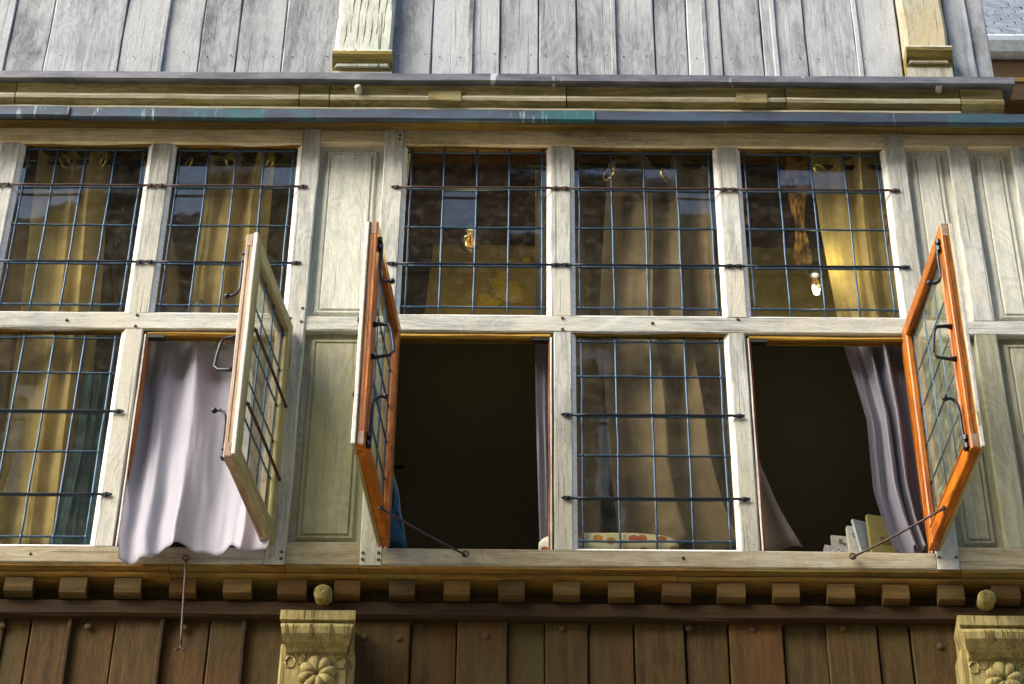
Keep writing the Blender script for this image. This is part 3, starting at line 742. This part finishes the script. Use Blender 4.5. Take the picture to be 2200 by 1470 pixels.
mesh_obj('ceiling_beam', beam_bm(-2.55, 1.59, .30, .42, 2.05, 2.25, 'x', ch=.015, jit=.006, step=.2), M_interior_beam, room, (0, .36, 2.05))
mesh_obj('unlit_wall_sheet', box_bm(-2.54, 1.59, BY-.02, BY-.001, -1.45, at(1000, 690, BY-.02).z), darkp, room, (0, BY, -1.4))  # added dark sheet, the lower wall's dimness put into its colour
# added dark sheet with a slanting edge for the room's dimness, seen left of the middle window
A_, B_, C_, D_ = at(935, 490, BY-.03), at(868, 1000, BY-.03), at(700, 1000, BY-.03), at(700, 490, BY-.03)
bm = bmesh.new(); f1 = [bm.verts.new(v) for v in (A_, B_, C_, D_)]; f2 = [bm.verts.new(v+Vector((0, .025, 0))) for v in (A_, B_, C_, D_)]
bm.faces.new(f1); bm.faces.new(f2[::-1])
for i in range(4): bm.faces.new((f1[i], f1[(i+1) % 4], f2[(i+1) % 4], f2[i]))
bmesh.ops.recalc_face_normals(bm, faces=bm.faces); mesh_obj('unlit_slant_sheet', bm, darkp, room, A_)

def blob_bm(outline, Y, thick=.006, rough_=.01, sub=3):
    """thin uneven shape from an outline (world x, z), domed with its own thickness"""
    bm = bmesh.new(); cx = sum(p[0] for p in outline)/len(outline); cz = sum(p[1] for p in outline)/len(outline)
    pts = []
    n = len(outline)
    for i in range(n):
        a, b = outline[i], outline[(i+1) % n]
        for t in range(sub):
            x, z = lerp(a[0], b[0], t/sub), lerp(a[1], b[1], t/sub)
            pts.append((x+rough_*noise.noise(Vector((x*60, z*60, 0))), z+rough_*noise.noise(Vector((x*60, z*60, 7)))))
    outer = [bm.verts.new((x, Y, z)) for x, z in pts]
    mid = [bm.verts.new((lerp(cx, x, .75), Y-thick*(1+.5*noise.noise(Vector((x*30, z*30, 3)))), lerp(cz, z, .75))) for x, z in pts]
    m2 = [bm.verts.new((lerp(cx, x, .35), Y-thick*(1+1.2*noise.noise(Vector((x*30, z*30, 13)))), lerp(cz, z, .35))) for x, z in pts]
    c = bm.verts.new((cx, Y-thick*1.2, cz)); m = len(pts)
    for i in range(m):
        j = (i+1) % m
        bm.faces.new((outer[i], outer[j], mid[j], mid[i])); bm.faces.new((mid[i], mid[j], m2[j], m2[i])); bm.faces.new((m2[i], m2[j], c))
    bm.faces.new(outer[::-1]); bmesh.ops.recalc_face_normals(bm, faces=bm.faces); return bm
def glint_shape(name, pxs, Y, mat, **k):
    ol = [(at(x, y, Y).x, at(x, y, Y).z) for x, y in pxs]
    return mesh_obj(name, blob_bm(ol, Y, **k), mat, room, (ol[0][0], Y, ol[0][1]))
M_ochre = simple('ochre_reflection', (.62, .34, .07), .9, nscale=25, var=.8, bstr=1, bdist=.01, col2=(.30, .13, .03))  # ochre shapes stand in for bright reflections in the panes
M_yel = simple('yellow_reflection', (.75, .60, .06), .8, nscale=8, var=.3)  # yellow shapes likewise, reflected light built as colour on the wall
glint_shape('ochre_glint', [(1690, 322), (1740, 322), (1738, 400), (1728, 470), (1722, 520), (1745, 560), (1735, 585), (1705, 560), (1712, 500), (1695, 430), (1690, 400), (1668, 390), (1685, 370)], .105, M_ochre, thick=.02)
glint_shape('ochre_glint', [(1592, 410), (1602, 430), (1608, 470), (1604, 490), (1594, 470)], .12, M_ochre, thick=.012)
glint_shape('ochre_glint', [(1900, 445), (1912, 470), (1914, 500), (1908, 535), (1900, 500)], .06, M_ochre, thick=.01)
glint_shape('yellow_glint', [(1052, 600), (1075, 578), (1088, 580), (1090, 605), (1120, 608), (1128, 652), (1095, 650), (1060, 640), (1058, 620)], BY-.01, M_yel, thick=.01)
glint_shape('yellow_glint', [(1022, 632), (1045, 628), (1060, 645), (1085, 650), (1060, 660), (1025, 655)], BY-.01, M_yel, thick=.01)
glint_shape('yellow_glint', [(1122, 560), (1140, 548), (1142, 562), (1132, 568)], BY-.01, M_yel, thick=.01)

# ------------------------------------------------------------------ curtains
def curtain(name, rows, folds, amp, mat, label, nu=96, nv=44, seed=0, warp=.25, eyelets=(), hem=False, par=None, sag=None, upper_mat=None):
    """rows: (pixel y, left, right, Y) of the hanging cloth; folds locked across its width"""
    top, bot = rows[0][0], rows[-1][0]; bm = bmesh.new(); gridv = []
    for j in range(nv+1):
        t = j/nv; py = lerp(top, bot, t)
        L = interp([(r[0], r[1]) for r in rows], py); Rr = interp([(r[0], r[2]) for r in rows], py); Y = interp([(r[0], r[3]) for r in rows], py)
        row = []
        for i in range(nu+1):
            u = i/nu
            uu = u+warp*.22*math.sin(u*math.pi*2*1.3+seed)+.09*noise.noise(Vector((u*3, t*1.6, seed)))
            ph = uu*folds*2*math.pi+seed
            aa = amp*(.7+.9*noise.noise(Vector((u*4, t*1.1, seed+4))))
            w = math.sin(ph)*.75+.32*math.sin(ph*.47+1.3+t*1.1)+.18*math.sin(ph*2.1+t*1.7)
            p = at(lerp(L, Rr, u), py+(sag(u, t) if sag else 0), Y)
            p.y += -aa*w-abs(aa)*.2; p.x += aa*.35*math.cos(ph)
            p.y += .006*noise.noise(Vector((u*14, t*2.2, seed+9)))+.0025*noise.noise(Vector((u*26, t*9, seed+3)))
            row.append(bm.verts.new(p))
        gridv.append(row)
    for j in range(nv):
        for i in range(nu):
            f = bm.faces.new((gridv[j][i], gridv[j+1][i], gridv[j+1][i+1], gridv[j][i+1])); f.smooth = True
            if hem and j >= nv-3: f.material_index = 1
    if upper_mat:  # same cloth recoloured above the transom: sunlit look through amber glass painted in
        for f in bm.faces:
            if f.calc_center_median().z > .95: f.material_index = 1
    # give the cloth thickness
    geom = bmesh.ops.solidify(bm, geom=bm.faces[:], thickness=.0018)
    mats = [mat, hem] if hem else ([mat, upper_mat] if upper_mat else mat)
    p = at(rows[0][1], rows[0][0], rows[0][3])
    o = mesh_obj(name, bm, mats, None, (p.x, rows[0][3], p.z), smooth=True)
    tag(o, label, 'curtain')
    for (ex, ey, rot) in eyelets:
        q = at(ex, ey, rows[0][3]-amp*1.15)
        rad = .026; pts = []
        for i in range(17):
            a = 2*math.pi*i/16; pts.append(q+Vector((rad*math.cos(a)*math.cos(rot), rad*math.cos(a)*math.sin(rot), rad*math.sin(a))))
        mesh_obj('eyelet', tube_bm(pts, .0045, 7, caps=False), M_brass, o, q)
    return o
CY = .088
def scallop(n, ph, a): return lambda u, t: a*max(0, 1-t*6)*math.sin(u*n*2*math.pi+ph)
M_fold_shade = cloth('brown_fold_shade', (.20, .165, .12), (.27, .22, .16), .8)  # dark cloth paints the curtain folds that lie in shade
curtain('curtain', [(326, -60, 640, CY+.10), (690, -90, 610, CY+.10), (735, -90, 600, CY+.10)], 11, .03, M_fold_shade, 'dark olive brown cloth added for the shaded folds behind the two upper left windows', seed=3.1, sag=scallop(7, 1, 9), nu=150)
curtain('curtain', [(700, -90, 262, CY+.10), (1178, -120, 200, CY+.10)], 6, .03, M_fold_shade, 'dark olive brown cloth added for shaded folds at the back of the lower left window', seed=1.7, nu=80)
curtain('curtain', [(326, 88, 236, CY+.01), (660, 52, 212, CY+.01), (1178, -20, 158, CY+.01)], 2.6, .045, M_curt_olive, 'cream gold curtain in two bright folds behind the leftmost leaded windows', seed=.8, eyelets=[(50, 350, .9), (140, 348, .9), (222, 348, -.9), (318, 348, .9)], sag=scallop(2, 0, 10), nu=90)
curtain('curtain', [(328, 455, 598, CY+.01), (690, 405, 566, CY), (735, 400, 560, .10)], 2.3, .045, M_curt_olive, 'cream gold curtain behind the second upper window from left', seed=2.2, eyelets=[(405, 352, -.9), (497, 352, .9), (580, 352, -.9)], sag=scallop(2, 1, 10), nu=80)
def sagA(u, t): return (t**6)*(16*math.sin(u*10.0+.6)-28*math.exp(-((u-.72)/.10)**2)+4*math.sin(u*41)+6)
curtain('curtain', [(655, 314, 634, .105), (800, 304, 610, .095), (950, 290, 600, .055), (1070, 275, 596, .0), (1138, 262, 590, -.03), (1182, 262, 580, -.045)], 3.6, .030, M_curt_pale,
        'pale mauve curtain blowing out over the sill of the left open casement', seed=4.4, sag=sagA, hem=M_curt_pale, nu=120, nv=60)
curtain('curtain', [(350, 1206, 1545, CY+.10), (670, 1206, 1545, CY+.10), (1100, 1190, 1560, CY+.12), (1183, 1190, 1570, CY+.12)], 5, .03, M_fold_shade, 'dark brown cloth added for shaded folds behind the middle window', seed=2.7, sag=scallop(3, 1, 16), nu=110)
curtain('curtain', [(345, 1310, 1525, CY+.01), (670, 1290, 1545, CY+.01), (850, 1300, 1600, CY+.03), (1000, 1310, 1635, CY+.04), (1100, 1320, 1680, CY+.05), (1183, 1330, 1730, CY+.06)], 3.1, .055, M_curt_taupe, 'wide taupe curtain behind the middle window, flaring at its foot', seed=1.1,
        eyelets=[(1308, 374, -.8), (1430, 377, .8)], sag=scallop(2, 2, 20), nu=110)
curtain('curtain', [(372, 1148, 1196, CY), (670, 1146, 1194, CY), (900, 1150, 1194, CY), (1180, 1158, 1200, CY)], 1.2, .014, M_curt, 'narrow grey curtain edge at the right of the middle open casement', seed=.4, nu=24)
curtain('curtain', [(318, 862, 884, .10), (480, 846, 866, .10), (670, 838, 848, .10)], .6, .006, M_curt_olive, 'thin pale curtain edge along the left of the middle upper window', seed=.4, nu=12)
curtain('curtain', [(322, 1745, 1905, CY), (480, 1765, 1915, CY), (670, 1800, 1930, CY), (735, 1815, 1948, CY-.01), (900, 1868, 1965, CY-.03), (1050, 1884, 1985, CY-.05), (1120, 1905, 2000, CY-.05), (1186, 1932, 2020, CY-.05)], 2.7, .050, M_curt,
        'grey mauve satin curtain drawn to the right of the right open casement', seed=2.6, eyelets=[(1762, 366, .5)], sag=scallop(2, 2, 12), nu=90, nv=60, upper_mat=M_curt_olive)
for a, b, lab in ((-2.5, -.93, 'dark curtain rod behind the left upper windows'), (-.1, .62, 'dark curtain rod behind the middle upper window'), (.70, 1.3, 'dark curtain rod behind the right upper window')):
    z = at(300, 350, CY+.015).z
    tag(mesh_obj('curtain_rod', tube_bm([(a, CY+.015, z), (b, CY+.015, z)], .010, 8), M_iron, None, ((a+b)/2, CY, z)), lab, 'rod')
# care tag hanging off the right curtain
p = at(1853, 380, .045); q = mesh_obj('fabric_tag', beam_bm(p.x-.020, p.x+.020, p.y, p.y+.002, p.z-.016, p.z+.016, 'x', ch=.0005, jit=.003), M_lath, None, p)
q.rotation_euler = (0, .25, 0); tag(q, 'small white tag on the curtain behind the right upper window', 'tag')
bm = blob_bm([(at(x, y, .16).x, at(x, y, .16).z) for x, y in ((826, 1000), (846, 1012), (856, 1060), (866, 1120), (876, 1184), (818, 1184))], .16, .02, .004)
tag(mesh_obj('blue_cloth', bm, M_blue, None, at(826, 1184, .16), smooth=True), 'dark blue cloth hanging inside the middle open casement', 'cloth')
q = curtain('blue_cloth', [(800, 178, 240, .07), (950, 158, 222, .07), (1178, 100, 205, .07)], 1.3, .012, M_blue, 'blue cloth inside the lower left leaded window', nu=30, seed=5)
q['category'] = 'cloth'

# ------------------------------------------------------------------ bulbs
def bulb(px, py, Y, long_, label):
    p = at(px, py, Y); root = empty('pendant_bulb', p); tag(root, label, 'bulb', 'bare bulbs hanging in the room')
    gl = NT('bulb_glass'); g1 = gl.n('ShaderNodeBsdfGlossy'); g1.inputs[1].default_value = .06 if long_ else .03; g1.inputs[0].default_value = (.30, .36, .42, 1) if long_ else (.8, .8, .8, 1); t1 = gl.n('ShaderNodeBsdfTransparent'); t1.inputs[0].default_value = (.95, .86, .6, 1) if not long_ else (.85, .93, .98, 1)
    fr = gl.n('ShaderNodeLayerWeight'); fr.inputs[0].default_value = .45 if long_ else .80; mx = gl.n('ShaderNodeMixShader'); gl.l(gl.math('MULTIPLY', fr.outputs[1], .25 if long_ else .8), mx.inputs[0]); gl.l(t1.outputs[0], mx.inputs[1]); gl.l(g1.outputs[0], mx.inputs[2]); gl.l(mx.outputs[0], gl.out.inputs[0])
    if long_: prof = [(.002, -.062), (.012, -.058), (.020, -.045), (.021, -.025), (.017, .0), (.013, .02), (.012, .03)]
    else: prof = [(.002, -.042), (.016, -.039), (.030, -.028), (.038, -.008), (.038, .010), (.030, .028), (.018, .042), (.013, .052)]
    top = prof[-1][1]
    def Q(n, b, m): b_ = b; return mesh_obj(n, b_, m, root, None, world_coords=False, smooth=True)
    Q('glass_bulb', lathe_bm(prof, 20), gl.m)
    Q('socket', lathe_bm([(.014, top-.002), (.020, top+.002), (.022, top+.03), (.018, top+.036), (.018, top+.055), (.008, top+.062)], 16), M_iron)
    Q('cord', tube_bm([(0, 0, top+.06), (.002, 0, top+.2), (0, .0, top+.9)], .003, 6), M_dark)
    fil = NT('filament'); em = fil.n('ShaderNodeEmission'); em.inputs[0].default_value = (1, .42, .08, 1); em.inputs[1].default_value = .35; fil.l(em.outputs[0], fil.out.inputs[0])
    lp = bpy.data.lights.new('bulb_light', 'POINT'); lp.energy = 1.7; lp.specular_factor = 0; lp.color = (1, .84, .50); lp.shadow_soft_size = .02  # fill light added inside the bulb to brighten the room and back wall
    lo = bpy.data.objects.new('bulb_light', lp); scene.collection.objects.link(lo); lo.parent = root; lo.location = (0, 0, -.005)  # added fill light for the room and back wall
    b = bmesh.new()
    for k in range(6):
        a = math.pi*2*k/6; tube_bm([(.004*math.cos(a), .004*math.sin(a), top-.01), (.014*math.cos(a), .014*math.sin(a), .0 if not long_ else -.01), (.006*math.cos(a), .006*math.sin(a), -.02 if not long_ else -.045)], .0010, 5, b)
    Q('filament', b, fil.m)
bulb(1010, 520, .20, False, 'round globe bulb hanging in the middle upper window')
bulb(1752, 606, .20, True, 'long clear bulb in black socket in the right upper window')

# ------------------------------------------------------------------ things on the inner sill
def book(pxl, pxr, py_top, th, Y, yaw, tilt, cover, page, label, slant=0, marks=None):
    """upright book: bottom on the board at z=0, near corner at pixel pxl"""
    a, b = at(pxl, py_top, Y), at(pxr, py_top, Y); w = (b.x-a.x)/max(.3, math.cos(yaw)); h = a.z
    root = empty('book', (a.x, Y, 0)); root.rotation_euler = (tilt, slant, yaw); tag(root, label, 'book', 'books standing on the sill of the right open casement')
    def Q(n, b_, m): return mesh_obj(n, b_, m, root, None, world_coords=False)
    Q('front_cover', box_bm(0, w, -.002, 0, 0, h), cover); Q('back_cover', box_bm(0, w, th, th+.002, 0, h), cover)
    Q('spine', box_bm(-.0015, 0, -.002, th+.002, 0, h), cover); Q('pages', box_bm(.001, w-.003, .0002, th-.0002, .002, h-.003), page)
    for (u0, u1, v0, v1, mm) in (marks or []): Q('print', box_bm(u0*w, u1*w, -.0032, -.0022, v0*h, v1*h), mm)
mp = simple('page_paper', (.62, .57, .44), .9); mo = simple('olive_cover', (.15, .13, .03), .6, var=.15); mbl = simple('pale_blue_cover', (.26, .31, .33), .6)
mg = simple('grey_cover', (.32, .32, .27), .6); mw = simple('cream_cover', (.40, .40, .33), .6); mprint = simple('dark_print', (.10, .08, .04), .8)
msp = simple('speckled_cover', (.42, .40, .42), .6, nscale=260, var=.85)
book(1866, 1935, 1100, .012, .075, R(14), R(-4), mo, mp, 'olive yellow book standing tallest beside the curtain', marks=[(.62, .66, .70, .82, mprint), (.70, .74, .70, .82, mprint), (.76, .86, .70, .73, mprint), (.3, .8, .56, .575, mprint), (.3, .74, .52, .535, mprint), (.3, .82, .48, .495, mprint), (.3, .7, .44, .455, mprint)])
book(1850, 1880, 1112, .006, .088, R(30), R(-6), mbl, mp, 'thin pale blue book leaning beside the olive book', slant=R(-6))
book(1822, 1862, 1126, .012, .095, R(10), R(-4), mw, mp, 'cream paperback left of the pale blue book', marks=[(.2, .8, .8, .82, mprint), (.25, .75, .74, .755, mprint)])
book(1788, 1824, 1147, .008, .10, R(8), R(-4), mg, mp, 'grey book with a small drawing on its cover', marks=[(.4, .62, .76, .9, mprint), (.62, .8, .72, .80, mprint)])
book(1759, 1805, 1166, .010, .085, R(4), R(-4), msp, mp, 'low grey speckled book leftmost of the row', slant=R(14))

# patterned pillow on the window board
def pillow():
    a, b = at(1157, 1170, .07), at(1456, 1170, .07); bm = bmesh.new(); nu, nv = 48, 14; top = at(1300, 1151, .07).z
    cx = (a.x+b.x)/2; hw = (b.x-a.x)/2
    for sgn in (1, -1):
        rows = []
        for j in range(nv+1):
            v = j/nv*2-1; row = []
            for i in range(nu+1):
                u = i/nu*2-1; e = max(0, (1-abs(u)**4)*(1-abs(v)**4))**.5
                row.append(bm.verts.new((cx+hw*u, .072+.040*v, .045+sgn*(top-.045)*e*(1+.12*noise.noise(Vector((u*3, v*2, sgn)))))))
            rows.append(row)
        for j in range(nv):
            for i in range(nu): bm.faces.new((rows[j][i], rows[j][i+1], rows[j+1][i+1], rows[j+1][i]))
    bmesh.ops.remove_doubles(bm, verts=bm.verts, dist=.0005); bmesh.ops.recalc_face_normals(bm, faces=bm.faces)
    N = NT('dotted_cotton'); tc = N.n('ShaderNodeTexCoord'); vo = N.n('ShaderNodeTexVoronoi'); vo.inputs['Scale'].default_value = 19; vo.inputs['Randomness'].default_value = .55
    N.l(tc.outputs['Object'], vo.inputs[0]); wn = N.noise(tc.outputs['Object'], 10, 3)
    dots = N.ramp(vo.outputs['Distance'], .30, .34, 1, 0)
    c2 = N.mix(N.ramp(wn, .45, .55), (.55, .30, .05), (.42, .12, .08)); N.bsdf(N.mix(dots, (.80, .80, .72), c2), .9)
    o = mesh_obj('pillow', bm, N.m, None, (cx, .07, 0), smooth=True); tag(o, 'white pillow with ochre dots lying behind the lower middle leaded window', 'pillow')
pillow()

# ------------------------------------------------------------------ neighbouring house, top right
nb = empty('slate_roofed_house', (3.4, 3.2, -5.7)); tag(nb, 'neighbouring house with slate roof, pale gutter and ochre wall at the top right corner', 'house')
NY = 3.0
g0 = at(2130, 90, NY).z; g1 = at(2130, 118, NY).z; e1 = at(2150, 203, NY).z
mesh_obj('wall', box_bm(2.45, 5, NY+.25, NY+.4, -5.7, e1), simple('ochre_plaster', (.42, .27, .08), .9, nscale=6), nb, (3.4, NY+.3, -5.7))
mesh_obj('fascia', beam_bm(2.45, 5, NY+.03, NY+.25, e1-.02, g1, 'x', ch=.01), M_lowbeam, nb, (3, NY, e1))
mesh_obj('soffit_board', beam_bm(2.45, 5, NY+.02, NY+.05, e1+.12, e1+.16, 'x', ch=.006), M_under, nb, (3, NY, e1))
mesh_obj('gutter', profile_bm([(NY+.05, g0), (NY-.06, g0), (NY-.07, g0-.02), (NY-.06, g1+.06), (NY-.02, g1+.01), (NY+.05, g1)], 2.45, 5, .3), simple('pale_zinc', (.55, .62, .72), .4, .3), nb, (3, NY, g1))
tile = beam_bm(0, .112, 0, .016, 0, .118, 'z', ch=.002, jit=.001); tm = bpy.data.meshes.new('slate'); tile.to_mesh(tm); tile.free()
_n = NT('grey_slate'); _v = _n.coord(); _a = _n.noise(_v, 14, 5, .6); _c = _n.mix(_n.ramp(_a, .3, .7), (.075, .085, .105), (.16, .18, .22))
_c = _n.mix(_n.math('MULTIPLY', _n.rnd, .6), _c, (.10, .11, .14)); _n.bsdf(_c, .8, bump=_a, bstr=.4, spec=.15); M_slate = _n.m; tm.materials.append(M_slate)
rf = mesh_obj('roof', profile_bm([(NY+.0, g0+.01), (NY+1.9, g0+3.2), (NY+2.0, g0+3.2), (NY+.3, g0-.05)], 2.45, 5, .5), M_under, nb, (3, NY, g0))
for r_ in range(10):
    for c_ in range(10):
        o = bpy.data.objects.new('slate', tm); scene.collection.objects.link(o); o.parent = rf
        yy, zz = NY-.02+r_*.052, g0+.015+r_*.0875
        o.location = Vector((2.46+c_*.121+(r_ % 2)*.06, yy, zz+random.uniform(-.004, .004)))-Vector((3, NY, g0))
        o.rotation_euler = (R(-29)+random.uniform(-.03, .03), 0, random.uniform(-.02, .02))

scene.render.engine = 'CYCLES'
scene.cycles.max_bounces = 8; scene.cycles.transparent_max_bounces = 16
